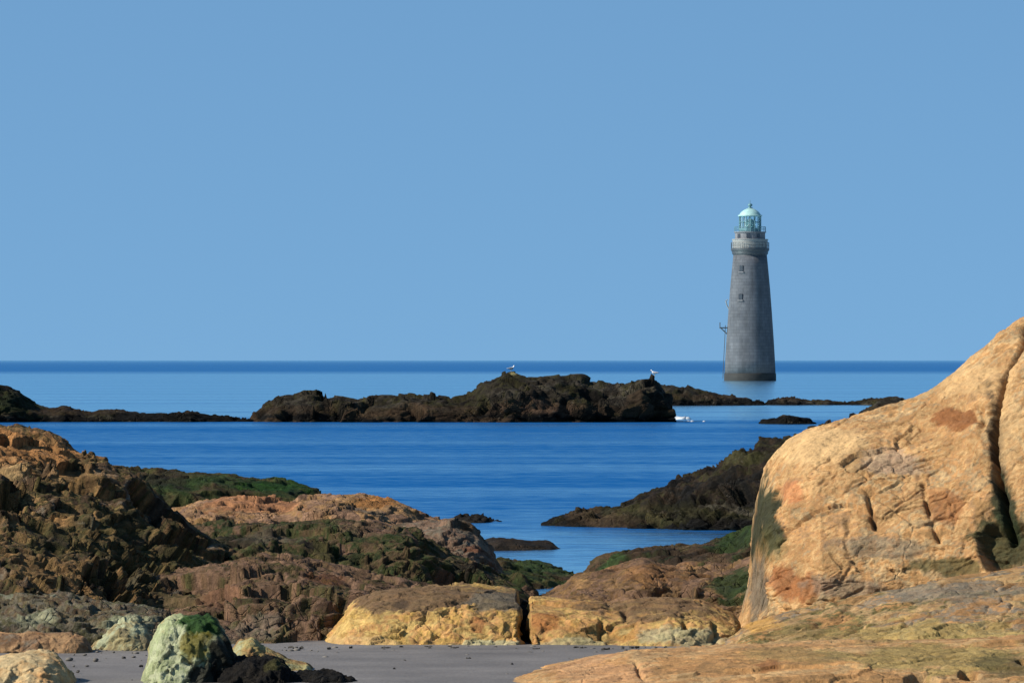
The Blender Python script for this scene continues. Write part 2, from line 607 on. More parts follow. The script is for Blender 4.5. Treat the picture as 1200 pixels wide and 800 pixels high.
# ------------------------------------------------------------------ offshore islets
ISLE = dict(base=[BLACK * 0.7, DARK * 0.8, OLIVE * 0.4, lin(58, 52, 42), DARK * 0.8, GREY * 0.28, OLIVE * 0.4, DARK * 0.6], scale=2.4, bands=[(-2, 0.45, BLACK * 0.45, 0.95), (0.5, 1.0, UMBER * 0.8, 0.6)])
farkw = dict(relief=0.9, smooth=False, mat=FAR, step=0.11, pscale=4.0, lump=(0.25, 5.0), fine=(0.12, 1.2), groove=0.15,
             blocks=((2.2, 0.35, 0.3, (1.4, 1, 0.8)), (0.8, 0.10, 0.25, (1.3, 1, 0.8))))
rock("rocky_islet", "large dark rocky islet with a broad hump, centre of the bay", 331,
     [(286, 497), (296, 484), (310, 472), (325, 467), (345, 466), (362, 461), (380, 463), (396, 462), (420, 467), (442, 462), (470, 461), (490, 465),
      (530, 464), (556, 457), (572, 447), (588, 440), (598, 438), (612, 440), (640, 441), (664, 442), (682, 442), (692, 449), (720, 452), (742, 448),
      (752, 443), (770, 444), (777, 452), (783, 464), (788, 480), (792, 497)], -0.4, 5.0, 8, ISLE, seed=11, cat='islet',
     blobs=[(602, 440, 6, 3, lin(170, 160, 110), 0.7), (470, 478, 40, 8, BROWN * 0.6, 0.5), (640, 475, 60, 8, PINK * 0.4, 0.5),
            (400, 490, 400, 5, UMBER, 0.7), (760, 470, 30, 15, UMBER, 0.5)], **farkw)
rock("rocky_islet", "dark hummock tailing off into a low reef at the left edge of the bay", 331,
     [(-70, 440), (-20, 446), (0, 450), (15, 452), (24, 461), (34, 469), (46, 475), (62, 480), (74, 475), (84, 480), (104, 483), (122, 480), (150, 483),
      (192, 485), (210, 485), (220, 481), (232, 485), (262, 488), (288, 489), (306, 493)], -0.4, 5.0, 7, ISLE, seed=12, cat='islet',
     blobs=[(10, 470, 40, 15, GREEN * 0.5, 0.6)], **dict(farkw, lump=(0.15, 3.0), blocks=((1.6, 0.12, 0.2, (1.6, 1, 0.6)), (0.6, 0.06, 0.2, (1.3, 1, 0.8)))))
lowkw = dict(farkw, endt=0.06, lump=(0.15, 4.0), blocks=((2.0, 0.15, 0.2, (1.6, 1, 0.6)), (0.8, 0.08, 0.2, (1.3, 1, 0.8))))
rock("reef", "thin dark reef running right from behind the large islet", 452,
     [(740, 456), (770, 450), (792, 451), (800, 453), (812, 457), (835, 460), (850, 462), (868, 465), (886, 467), (896, 470), (901, 480)], -0.4, 4.0, 6, ISLE,
     seed=13, cat='reef', **lowkw)
rock("reef", "low thin reef below the lighthouse, ending behind the pale boulder", 455,
     [(894, 482), (899, 470), (916, 465), (932, 465), (946, 469), (965, 470), (985, 472), (1005, 471), (1020, 468), (1040, 466), (1058, 468), (1080, 470), (1100, 478)],
     -0.4, 4.0, 6, ISLE, seed=14, cat='reef', **lowkw)
rock("sea_rock", "small low dark rock awash in front of the thin reef", 319,
     [(884, 499), (894, 491), (910, 488), (920, 485), (932, 488), (944, 491), (955, 499)], -0.4, 2.5, 3, ISLE, seed=15, cat='rock', **lowkw)
rock("sea_rock", "dark rock breaking the water beside the crest of the pale boulder", 352,
     [(990, 492), (1004, 484), (1014, 477), (1030, 470), (1048, 467), (1070, 470), (1090, 490)], -0.4, 3, 4, ISLE, seed=16, cat='rock', **lowkw)

# ------------------------------------------------------------------ middle distance
midkw = dict(relief=0.75, smooth=False, mat=WEED, step=0.038, pscale=1.6, lump=(0.25, 1.8), fine=(0.06, 0.5), groove=0.1,
             blocks=((1.1, 0.14, 0.3, (1.6, 1, 0.7)), (0.45, 0.06, 0.3, (1.4, 1, 0.7)), (0.2, 0.02, 0.3, (1.4, 1, 0.8))))
MID = dict(base=[BLACK * 0.5, BLACK * 0.8, DARK * 0.6, UMBER * 0.5, OLIVE * 0.35, DARK * 0.7, BROWN * 0.4], scale=0.8, bands=[(-2, 0.22, BLACK * 0.5, 0.9), (0.25, 0.5, OLIVE * 0.5, 0.5)])
rock("rock_ledge", "dark weedy ledge sloping down into the water left of the pale boulder", 123.5,
     [(618, 628), (632, 614), (655, 606), (685, 599), (712, 590), (742, 584), (772, 574), (800, 563), (822, 553), (842, 544), (856, 533), (872, 527), (890, 518),
      (908, 513), (930, 509), (980, 500), (1040, 520)], -0.5, 5, 4, MID, seed=21, cat='ledge',
     blobs=[(870, 535, 30, 10, OLIVE * 0.6, 0.7), (720, 605, 80, 8, BROWN * 0.6, 0.5), (780, 612, 30, 8, OLIVE * 0.6, 0.6), (860, 588, 40, 6, GREY * 0.4, 0.6)], **midkw)
rock("sea_rock", "black rock awash at the tip of the pinkish ledge", 126,
     [(510, 622), (522, 604), (540, 600), (562, 600), (576, 606), (600, 612), (612, 622)], -0.4, 2.0, 2, dict(base=[BLACK, DARK], scale=1), seed=22, cat='rock', **midkw)
rock("sea_rock", "flat black rock lying in the small inlet", 108,
     [(540, 650), (556, 638), (575, 632), (600, 632), (625, 635), (645, 637), (664, 648)], -0.3, 1.6, 1.5, dict(base=[BLACK, DARK, UMBER], scale=1), seed=23, cat='rock',
     **dict(midkw, lump=(0.05, 1.0), blocks=((0.5, 0.04, 0.1, (2, 1, 0.6)),), groove=0.03))
rock("rock_ledge", "green weed covered ledge beyond the left rocks, at the water", 96,
     [(90, 545), (150, 547), (178, 549), (220, 552), (262, 555), (300, 561), (322, 563), (350, 570), (376, 576), (392, 584), (402, 610)], -0.4, 5, 3,
     dict(base=[DARK, GREEN * 0.8, OLIVE * 0.7, UMBER, MOSS * 0.7], scale=0.9), seed=24, cat='ledge',
     blobs=[(320, 570, 60, 8, MOSS * 0.75, 0.85), (240, 565, 50, 8, GREEN, 0.8), (190, 560, 30, 10, DARK, 0.7)], **dict(midkw, relief=0.35, lump=(0.05, 1.5)))
rock("rock_ledge", "low ledge with green weed along the edge of the inlet", 93,
     [(540, 676), (560, 664), (575, 653), (600, 655), (632, 660), (662, 668), (690, 672), (720, 684), (740, 702)], -0.3, 6, 3,
     dict(base=[DARK, GREEN * 0.8, OLIVE * 0.7, UMBER, BROWN * 0.7], scale=0.8), seed=25, cat='ledge',
     blobs=[(620, 660, 50, 8, GREEN * 1.2, 0.8), (585, 655, 20, 8, OLIVE, 0.8)], **dict(midkw, relief=0.4, lump=(0.08, 1.5)))
rock("rock_ledge", "green and brown ledge on the right side of the inlet", 91,
     [(664, 704), (680, 680), (694, 665), (706, 656), (726, 650), (745, 645), (770, 641), (802, 638), (842, 636), (862, 630), (878, 616), (900, 604), (930, 600), (960, 600)], -0.3, 6, 3,
     dict(base=[DARK, GREEN * 0.8, UMBER, BROWN * 0.7, OLIVE * 0.7], scale=0.9), seed=26, cat='ledge',
     blobs=[(712, 660, 28, 16, GREEN * 1.3, 0.9), (748, 664, 20, 18, TAN * 0.7, 0.8), (790, 655, 40, 14, DARK, 0.6), (872, 625, 44, 44, GREEN * 0.8, 0.9)], **dict(midkw, relief=0.5, lump=(0.08, 1.5)))

# ------------------------------------------------------------------ left hand rocks
leftkw = dict(relief=0.58, smooth=False, mat=JUMBLE, step=0.024, lump=(0.2, 1.6), fine=(0.02, 0.2), groove=0.09,
              blocks=((0.8, 0.16, 0.38, (1.6, 1.1, 0.75)), (0.33, 0.05, 0.34, (1.5, 1, 0.7)), (0.13, 0.015, 0.28, (1.4, 1, 0.8))))
rock("rock_ledge", "pinkish flat topped ledge running out to a point at the water", 86,
     [(150, 600), (215, 590), (232, 584), (262, 582), (300, 584), (340, 585), (352, 578), (400, 576), (424, 578), (452, 583), (476, 592), (496, 603), (530, 608), (556, 624), (580, 660)],
     -0.3, 7, 3, dict(base=[BROWN, PINK, TAN * 0.9, PINK, BROWN], scale=1.0), seed=31, cat='ledge',
     blobs=[(290, 590, 70, 6, lin(176, 122, 84), 0.8), (440, 586, 30, 8, lin(176, 120, 64), 0.8), (330, 603, 60, 4, PINK * 1.1, 0.7), (420, 600, 60, 6, GREY * 0.8, 0.6)],
     strata=(0.4, 0.04, -0.03), **dict(leftkw, relief=0.45, lump=(0.05, 1.3)))
rock("rock_ledge", "grey brown ledge end sloping into the inlet at the tip of the left rocks", 81.5,
     [(400, 640), (420, 618), (446, 611), (476, 609), (510, 607), (534, 607), (550, 613), (562, 624), (573, 638), (582, 652), (590, 672)], -0.2, 2.6, 2.0,
     dict(base=[BROWN, GREY * 0.75, PINK * 0.8, GREY * 0.8, BROWN * 0.9], scale=0.6), seed=32, cat='ledge', endt=0.1, strata=(0.3, 0.04, -0.2),
     blobs=[(560, 640, 14, 8, RUST * 0.8, 0.5), (440, 630, 30, 12, OLIVE * 0.7, 0.6)], **dict(leftkw, relief=0.5, lump=(0.06, 0.9)))
rock("rock_ledge", "dark olive streaked ledge in the middle of the left rocks", 79,
     [(40, 640), (90, 632), (140, 622), (190, 614), (240, 610), (300, 606), (345, 606), (400, 603), (450, 608), (486, 618), (510, 636), (540, 652), (575, 664), (610, 680), (650, 720)], -0.1, 7.5, 2.5,
     dict(base=[DARK, OLIVE * 0.75, BROWN * 0.8, OLIVE * 0.8, GREEN * 0.75, BROWN * 0.95, PINK * 0.75], scale=0.55), seed=33, cat='ledge', mixscale=(1.8, 1, 0.45), endt=0.1,
     prof_pts=[(1, 0), (0.85, 0.28), (0.6, 0.5), (0.3, 0.78), (0.1, 0.95), (0, 1)],
     blobs=[(390, 650, 25, 25, OLIVE * 0.8, 0.6), (310, 625, 40, 10, GREY * 0.5, 0.6), (550, 668, 40, 10, DARK, 0.8), (270, 630, 30, 20, DARK, 0.7), (440, 615, 50, 8, PINK * 0.7, 0.6)],
     hollows=[(290, 640, 10, 8, 0.35, 0), (335, 635, 12, 5, 0.25, 0), (525, 668, 20, 8, 0.35, -0.3), (215, 625, 30, 12, 0.5, -0.4)], strata=(0.38, 0.05, -0.12), **dict(leftkw, lump=(0.10, 1.4)))
rock("rock_outcrop", "tall jumbled orange and brown outcrop at the left edge", 76,
     [(-140, 500), (-60, 488), (-20, 494), (0, 497), (22, 500), (50, 507), (72, 516), (88, 525), (108, 528), (126, 532), (134, 540), (150, 546), (162, 558), (176, 574), (200, 592),
      (228, 612), (262, 634), (300, 656), (340, 680), (380, 710)], 0.1, 10, 3,
     dict(base=[DARK * 0.7, UMBER, OLIVE * 0.8, BROWN * 0.95, TAN * 0.75, OLIVE * 0.85, UMBER * 1.2, BROWN * 1.1, GREY * 0.8], scale=0.4), seed=34, cat='outcrop',
     blobs=[(30, 525, 75, 26, lin(196, 140, 86), 0.85), (90, 560, 50, 20, TAN * 0.9, 0.5), (10, 556, 30, 16, CREAM * 0.8, 0.5), (70, 605, 18, 14, PEACH * 0.9, 0.7),
            (110, 620, 80, 30, OLIVE * 0.7, 0.5), (60, 665, 50, 14, TAN * 0.8, 0.5), (200, 660, 60, 20, OLIVE * 0.8, 0.5), (205, 600, 50, 22, BLACK, 0.6)],  # black patch paints shade into the hollow on the right flank
     hollows=[(196, 592, 46, 13, 0.8, -0.6), (232, 618, 24, 11, 0.6, -0.5), (6, 588, 22, 15, 0.6, 0.1), (150, 655, 36, 6, 0.4, -0.1), (42, 560, 14, 8, 0.3, 0), (4, 515, 8, 6, 0.25, 0),
              (190, 680, 60, 5, 0.35, -0.05), (40, 690, 6, 20, 0.35, 0), (125, 664, 14, 6, 0.3, 0)],
     prof_pts=[(1, 0), (0.93, 0.18), (0.75, 0.36), (0.5, 0.55), (0.28, 0.75), (0.1, 0.93), (0, 1)], strata=(0.45, 0.06, -0.15), **dict(leftkw, lump=(0.12, 1.6)))
rock("rock_ledge", "reddish brown rock slope between the yellow block and the left outcrop", 72.5,
     [(-20, 700), (40, 690), (100, 684), (150, 676), (200, 668), (250, 658), (310, 652), (360, 654), (400, 660), (440, 668), (480, 676), (520, 686), (560, 700), (600, 770)], 0.1, 6.6, 2,
     dict(base=[UMBER, OLIVE * 0.8, BROWN * 0.9, lin(128, 100, 74), PINK * 0.8, lin(112, 88, 62), OLIVE * 0.85, BROWN * 1.1], scale=0.4), seed=35, cat='ledge', mixscale=(1.3, 1, 0.6), endt=0.1,
     blobs=[(380, 672, 25, 10, RUST * 0.6, 0.4), (260, 690, 30, 12, lin(130, 90, 66), 0.5), (300, 735, 40, 10, GREY * 0.7, 0.5), (170, 690, 60, 12, OLIVE * 0.7, 0.6), (80, 700, 60, 10, OLIVE * 0.7, 0.6)],
     cracks=[([(402, 700), (404, 712), (400, 724)], 3.5, 0.3), ([(330, 665), (342, 700), (330, 740)], 2.0, 0.12), ([(250, 690), (290, 715), (320, 745)], 2.0, 0.12)],
     hollows=[(150, 690, 40, 4, 0.25, -0.1), (215, 682, 40, 4, 0.25, 0.05)],
     prof_pts=[(1, 0), (0.93, 0.2), (0.65, 0.5), (0.35, 0.75), (0.1, 0.95), (0, 1)], strata=(0.35, 0.045, -0.10), **dict(leftkw, relief=0.55, lump=(0.07, 1.2)))
rock("rock_ledge", "low grey green rubbly ledge above the sand at the left edge", 67.5,
     [(-60, 706), (-20, 702), (0, 698), (30, 694), (64, 694), (90, 700), (120, 704), (150, 706), (180, 712), (210, 722), (250, 732), (290, 742), (330, 752), (360, 775)], 0.15, 2.6, 2,
     dict(base=[OLIVE * 0.9, GREY * 0.85, lin(128, 116, 84), BROWN * 0.85, GREY * 0.8, OLIVE, GREY, PALE * 0.5], scale=0.3), seed=36, cat='ledge', endt=0.1,
     blobs=[(150, 732, 34, 10, PALE * 0.8, 0.7), (40, 722, 30, 8, PALE * 0.55, 0.6), (160, 708, 14, 6, BLACK, 0.6), (270, 740, 40, 12, PINK * 0.7, 0.7)],
     hollows=[(157, 710, 16, 6, 0.25, 0), (40, 710, 6, 10, 0.2, 0)],
     **dict(leftkw, relief=0.9, lump=(0.08, 0.8), blocks=((0.4, 0.07, 0.3, (1.3, 1, 0.9)), (0.16, 0.03, 0.3, (1.2, 1, 0.8)))))

# ------------------------------------------------------------------ the yellow wall of rock
wallkw = dict(relief=0.5, sqe=0.2, smooth=False, mat=GRANITE, step=0.018, lump=(0.03, 1.0), fine=(0.010, 0.12), groove=0.05, endt=0.012, blocks=((0.7, 0.05, 0.16, (1.5, 1, 0.7)), (0.26, 0.02, 0.2, (1.4, 1, 0.7)), (0.1, 0.006, 0.2, (1.3, 1, 0.8))))
WALL = dict(base=[lin(204, 154, 78), lin(222, 184, 104), OCHRE * 0.85, lin(228, 194, 118), PEACH, lin(216, 174, 94), TAN], scale=0.5)
rock("rock_block", "yellow block with a brown top, left of the black cleft", 68,
     [(356, 764), (372, 754), (388, 738), (404, 718), (414, 704), (440, 692), (480, 687), (520, 684), (560, 684), (590, 687), (604, 690), (611.5, 696), (612.5, 764)], 0.15, 2.4, 2.0, WALL, seed=41,
     cat='rock block', blobs=[(480, 699, 130, 17, BROWN * 1.15, 0.92), (585, 702, 40, 16, GREY * 0.6, 0.9), (560, 730, 12, 10, lin(196, 120, 70), 0.6), (470, 705, 9, 9, UMBER, 0.7),
                              (560, 752, 60, 5, PALE * 0.9, 0.6), (420, 752, 50, 5, CREAM, 0.5)],
     cracks=[([(540, 690), (546, 720), (540, 752)], 1.6, 0.05)], prof_pts=[(1, 0), (0.8, 0.42), (0.62, 0.7), (0.4, 0.88), (0.15, 0.97), (0, 1)], **wallkw)
rock("rock_block", "orange yellow block with pale edges, right of the black cleft", 68,
     [(615.5, 764), (616.5, 701), (622, 699), (650, 700), (680, 702), (704, 703), (716, 707), (740, 702), (790, 700), (826, 704), (846, 714), (862, 722), (880, 764)], 0.15, 2.4, 2.2,
     dict(base=[lin(204, 154, 80), TAN, lin(218, 180, 104), PEACH * 0.95, lin(200, 150, 80), YELLOW], scale=0.45), seed=42, cat='rock block',
     blobs=[(640, 725, 18, 16, lin(186, 116, 60), 0.7), (770, 708, 95, 13, BROWN * 1.2, 0.85), (800, 745, 50, 14, PALE * 0.62, 0.6), (690, 745, 30, 10, OLIVE * 1.2, 0.5), (665, 752, 50, 6, PALE * 0.8, 0.4)],
     cracks=[([(704, 722), (706, 742)], 3.2, 0.2), ([(802, 728), (803, 738)], 3.0, 0.15), ([(838, 726), (839, 754)], 4.0, 0.12), ([(732, 710), (733, 722)], 3.5, 0.1), ([(712, 704), (716, 730), (712, 756)], 1.5, 0.06)],
     prof_pts=[(1, 0), (0.82, 0.45), (0.65, 0.75), (0.4, 0.9), (0.15, 0.97), (0, 1)], **wallkw)
rock("filler", "black filler added to darken the narrow cleft between the two yellow blocks", 68.1,
     [(600, 770), (604, 712), (609, 706), (615, 703), (621, 706), (626, 712), (630, 770)], 0.1, 0.9, 0.9,  # filler added so that the cleft reads black
     dict(base=[BLACK * 0.6, BLACK, DARK * 0.7], scale=0.4), seed=44, cat='filler', **dict(wallkw, mat=WEED))
rock("rock_ledge", "tan ledge with a dark undercut behind the yellow wall", 79,
     [(590, 720), (620, 700), (650, 692), (664, 684), (676, 672), (700, 670), (730, 662), (752, 656), (780, 664), (830, 663), (850, 664), (870, 656), (900, 640), (930, 660)], -0.1, 6, 2.5,
     dict(base=[UMBER, BROWN * 0.8, TAN * 0.6, PINK * 0.7, lin(132, 100, 66) * 0.8, OLIVE * 0.8], scale=0.7), seed=43, cat='ledge',
     blobs=[(770, 672, 60, 8, lin(150, 106, 62), 0.6), (680, 680, 20, 10, TAN, 0.6), (862, 685, 30, 34, GREEN * 0.9, 0.9), (620, 690, 40, 10, UMBER, 0.7)],
     hollows=[(752, 690, 22, 8, 0.6, 0), (785, 689, 34, 5, 0.55, 0), (800, 696, 14, 5, 0.3, -0.2), (830, 675, 20, 2.5, 0.2, 0)], **dict(leftkw, lump=(0.12, 1.0), blocks=((0.7, 0.08, 0.2, (1.8, 1.1, 0.6)), (0.25, 0.03, 0.2, (1.5, 1, 0.7)))))

# ------------------------------------------------------------------ the big pale boulder and the slab before it
rock("boulder", "huge pale orange boulder rising above the horizon at the right", 71,
     [(846, 770), (858, 740), (868, 712), (878, 670), (884, 620), (887, 585), (889, 566), (896, 548), (908, 531), (924, 514), (944, 503), (966, 496), (1000, 485), (1030, 478), (1052, 472),
      (1075, 463), (1092, 456), (1104, 448), (1116, 438), (1134, 421), (1150, 409), (1172, 391), (1190, 377), (1200, 370), (1230, 352), (1270, 336), (1330, 330), (1400, 350), (1470, 430),
      (1500, 560), (1510, 760)], 0.0, 4.6, 4,
     dict(base=[TAN, lin(186, 148, 106), PEACH * 0.95, lin(224, 182, 126), TAN * 1.15, lin(206, 154, 100), lin(180, 154, 114), CREAM, PEACH, TAN], scale=0.45), seed=51, relief=0.27, smooth=False, cat='boulder', mat=GRANITE, step=0.018,
     lump=(0.10, 1.4), fine=(0.014, 0.10), groove=0.04, blocks=((1.1, 0.05, 0.10, (1.4, 1, 0.8)), (0.4, 0.018, 0.12, (1.5, 1, 0.7)), (0.14, 0.006, 0.14, (1.5, 1, 0.7))),
     prof_pts=[(1, 0), (0.97, 0.15), (0.86, 0.4), (0.68, 0.6), (0.45, 0.8), (0.2, 0.94), (0, 1)],
     blobs=[(950, 522, 70, 26, CREAM * 1.1, 0.85), (1130, 440, 60, 24, CREAM, 0.6), (1120, 488, 30, 12, lin(150, 92, 50), 0.85), (1050, 540, 40, 16, lin(186, 166, 146), 0.5), (925, 685, 50, 18, lin(168, 100, 54), 0.75),  # first cream patch paints the sunlit left crest
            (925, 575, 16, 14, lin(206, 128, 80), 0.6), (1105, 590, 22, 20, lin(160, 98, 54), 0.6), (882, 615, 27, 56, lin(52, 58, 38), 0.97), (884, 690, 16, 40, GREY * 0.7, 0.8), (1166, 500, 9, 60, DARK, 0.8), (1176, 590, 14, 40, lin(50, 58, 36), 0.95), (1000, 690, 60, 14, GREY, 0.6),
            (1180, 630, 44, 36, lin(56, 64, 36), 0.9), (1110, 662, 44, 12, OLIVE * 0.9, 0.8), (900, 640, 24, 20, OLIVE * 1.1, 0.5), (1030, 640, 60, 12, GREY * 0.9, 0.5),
            (1182, 500, 18, 60, CREAM, 0.6)],
     cracks=[([(1199, 378), (1190, 405), (1178, 432), (1170, 455), (1165, 485), (1163, 520), (1166, 550), (1175, 585), (1180, 625)], 3.4, 0.6),
             ([(1018, 582), (1021, 600), (1025, 616)], 2.6, 0.2), ([(1078, 568), (1086, 590), (1094, 612), (1100, 630)], 2.4, 0.14),
             ([(940, 618), (922, 626), (905, 640)], 2.0, 0.06), ([(1148, 474), (1150, 496)], 3.0, 0.12), ([(1104, 484), (1148, 490)], 3.0, 0.06),
             ([(1088, 478), (1148, 474)], 2.0, 0.08)],
     hollows=[(1182, 640, 34, 34, 0.3, 0)])
rock("rock_slab", "broad tan sloping slab in front of the huge boulder", 66.5,
     [(560, 830), (596, 803), (640, 787), (690, 774), (740, 765), (800, 758), (850, 748), (876, 730), (930, 717), (968, 708), (1000, 698), (1050, 686), (1110, 673), (1150, 668), (1200, 661),
      (1260, 650), (1340, 640), (1420, 660), (1480, 720)], 0.1, 8.5, 3,
     dict(base=[TAN * 0.75, PEACH * 0.75, OLIVE * 1.3, CREAM * 0.75, TAN, GREY, PEACH * 0.8, TAN * 0.8], scale=0.5), seed=52, relief=0.4, smooth=False, cat='slab', mat=GRANITE, step=0.019, mixscale=(0.35, 0.6, 1.6),
     lump=(0.08, 1.6), fine=(0.02, 0.22), groove=0.05, blocks=((1.0, 0.04, 0.08, (2.2, 1, 0.6)), (0.36, 0.018, 0.12, (2.2, 1, 0.6)), (0.13, 0.006, 0.14, (2, 1, 0.6))), strata=(0.30, 0.04, 0.12),
     prof_pts=[(1, 0), (0.96, 0.2), (0.8, 0.32), (0.5, 0.55), (0.2, 0.82), (0, 1)],
     blobs=[(1100, 690, 120, 12, GREY * 0.95, 0.75), (1090, 745, 110, 20, lin(182, 158, 94), 0.7), (960, 745, 60, 10, lin(150, 128, 78), 0.6), (900, 775, 20, 8, lin(160, 104, 60), 0.7),
            (880, 722, 40, 9, lin(222, 170, 92), 0.8), (1180, 765, 30, 22, OLIVE * 0.9, 0.7), (700, 785, 90, 10, lin(214, 162, 116), 0.6), (820, 770, 60, 8, PEACH, 0.6)],
     cracks=[([(745, 774), (752, 786), (756, 796)], 2.2, 0.05), ([(930, 765), (1000, 750), (1070, 725)], 2.5, 0.06), ([(860, 775), (930, 778), (1010, 786)], 2.5, 0.06)],
     hollows=[(1080, 796, 20, 6, 0.3, 0), (1135, 792, 12, 9, 0.3, 0), (1198, 750, 8, 14, 0.3, 0)])

# ------------------------------------------------------------------ foreground stones on the sand
stonekw = dict(relief=0.5, smooth=False, mat=GRANITE, step=0.014, lump=(0.06, 0.5), fine=(0.012, 0.12), groove=0.02, pscale=0.5, blocks=((0.35, 0.03, 0.16, (1, 1, 1)), (0.12, 0.008, 0.15, (1, 1, 1))))
rock("rock_slab", "low peach coloured slab spreading out over the grey sand at the bottom", 58.9,
     [(540, 812), (575, 803), (600, 795), (640, 785), (690, 776), (740, 768), (800, 763), (860, 759), (950, 756), (1100, 753), (1260, 748), (1340, 760), (1400, 800)], 0.0, 3.5, 5.0,
     dict(base=[TAN * 0.8, PEACH * 0.85, CREAM * 0.8, PEACH, TAN * 0.9, PEACH * 0.9], scale=0.5), seed=53, relief=0.4, smooth=False, cat='slab', mat=GRANITE, step=0.018, mixscale=(0.35, 0.6, 1.6),
     lump=(0.05, 1.2), fine=(0.012, 0.15), groove=0.03, blocks=((0.9, 0.03, 0.06, (2.2, 1, 0.6)), (0.3, 0.012, 0.1, (2.2, 1, 0.6)), (0.12, 0.005, 0.12, (2, 1, 0.6))),
     prof_pts=[(1, 0), (0.9, 0.5), (0.5, 0.8), (0, 1)],
     blobs=[(1100, 770, 130, 12, lin(182, 158, 94) * 0.9, 0.8), (930, 768, 60, 8, lin(150, 128, 78), 0.6), (900, 777, 20, 8, lin(150, 96, 54), 0.7), (700, 785, 90, 10, lin(214, 162, 116), 0.6),
            (1180, 780, 40, 18, OLIVE * 0.8, 0.7)],
     cracks=[([(745, 774), (752, 786), (756, 796)], 2.2, 0.08), ([(860, 772), (930, 776), (1010, 786)], 2.5, 0.08)],
     hollows=[(1080, 796, 20, 6, 0.25, 0), (1135, 790, 12, 9, 0.25, 0), (1198, 775, 8, 14, 0.3, 0)])
rock("boulder", "smooth cream boulder half buried in the sand at the lower left", 58.4,
     [(-60, 812), (-40, 784), (-10, 771), (10, 766), (36, 763), (58, 765), (72, 773), (84, 786), (94, 800), (98, 815)], 0.15, 1.0, 1.0,
     dict(base=[CREAM, lin(220, 196, 148), CREAM * 0.9, PEACH], scale=0.4), seed=61, cat='boulder', **stonekw)
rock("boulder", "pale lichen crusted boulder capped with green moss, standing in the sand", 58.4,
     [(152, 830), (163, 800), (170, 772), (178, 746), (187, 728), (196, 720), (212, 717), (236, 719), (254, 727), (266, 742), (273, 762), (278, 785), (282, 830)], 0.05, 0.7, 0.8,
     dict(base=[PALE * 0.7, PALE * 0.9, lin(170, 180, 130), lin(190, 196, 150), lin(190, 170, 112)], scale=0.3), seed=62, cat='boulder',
     blobs=[(240, 728, 34, 18, MOSS * 0.85, 0.97), (230, 758, 20, 18, lin(130, 116, 38), 0.85), (265, 775, 26, 40, BLACK * 1.3, 0.95), (242, 800, 26, 24, BLACK * 1.5, 0.95)],  # black patches paint the shaded right side
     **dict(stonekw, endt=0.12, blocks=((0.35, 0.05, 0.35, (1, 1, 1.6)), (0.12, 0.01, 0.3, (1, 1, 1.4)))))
rock("weedy_rock", "low weed draped rock, blackened with painted shadow, beside the mossy boulder", 58.3,
     [(226, 840), (246, 800), (262, 782), (280, 770), (300, 768), (316, 771), (332, 776), (346, 788), (372, 784), (398, 786), (418, 797), (440, 830)], 0.05, 0.9, 0.8,
     dict(base=[BLACK * 0.8, BLACK * 1.2, DARK, lin(30, 40, 38)], scale=0.3), seed=63, cat='rock',  # black covers both wet weed and shadow painted into the colour
     blobs=[(320, 782, 12, 8, OLIVE * 0.9, 0.8)], **dict(stonekw, mat=WEED, lump=(0.08, 0.3), fine=(0.04, 0.10)))
rock("boulder", "small pale stone wedged behind the black weedy rock", 60.5,
     [(262, 800), (270, 762), (280, 748), (296, 745), (306, 754), (322, 762), (340, 768), (362, 772), (380, 800)], 0.15, 0.6, 0.6,
     dict(base=[PALE * 0.7, lin(186, 170, 110), TAN, OLIVE], scale=0.3), seed=64, cat='boulder', **stonekw)

rock("boulder", "small pale broken stone at the foot of the grey green ledge", 65.2,
     [(100, 765), (112, 748), (126, 740), (134, 728), (146, 722), (158, 726), (172, 732), (180, 748), (186, 765)], 0.1, 0.5, 0.5,
     dict(base=[PALE * 0.6, PALE * 0.8, lin(180, 164, 116), lin(140, 130, 100), TAN * 0.8], scale=0.2), seed=65, cat='boulder', **dict(stonekw, relief=1.0))
rock("rock_slab", "low orange stained slab at the foot of the left ledge", 64.6,
     [(-80, 770), (-40, 741), (0, 738), (40, 738), (80, 741), (98, 747), (112, 765)], 0.15, 0.5, 0.6,
     dict(base=[lin(168, 122, 82), lin(184, 146, 104), lin(146, 110, 78), GREY], scale=0.3), seed=66, cat='slab', **dict(stonekw, relief=0.5))

# a scatter of pebbles too many to count, along the foot of the rocks
rng = np.random.default_rng(7)
pv, pf = [], []
for k in range(320):
    px_ = rng.uniform(-10, 880)
    yy = 65.5 - abs(rng.normal(0, 1.0)) if rng.random() < 0.75 else rng.uniform(58.5, 65)
    x = (px_ - 600) / F * yy
    r = 0.012 + 0.035 * rng.random() ** 3
    bmp = bmesh.new()
    bmesh.ops.create_icosphere(bmp, subdivisions=1, radius=r)
    sc_ = np.array((rng.uniform(0.8, 1.5), rng.uniform(0.8, 1.4), rng.uniform(0.5, 0.8)))
    base_i = len(pv)
    for v_ in bmp.verts:
        q = np.array(v_.co) * sc_ * rng.uniform(0.85, 1.12)
        pv.append((x + q[0], yy + q[1], float(np.interp(yy, [57, 66, 76], [0.32, 0.30, 0.1])) + q[2] * 0.9))
    for f_ in bmp.faces:
        pf.append(tuple(base_i + v_.index for v_ in f_.verts))
    bmp.free()
peb = mesh_obj("pebbles", pv, pf, plain("pebble_stone", (0.10, 0.088, 0.072), 0.85, 0, 0.7, 2.5), None, True)
peb['kind'] = 'stuff'

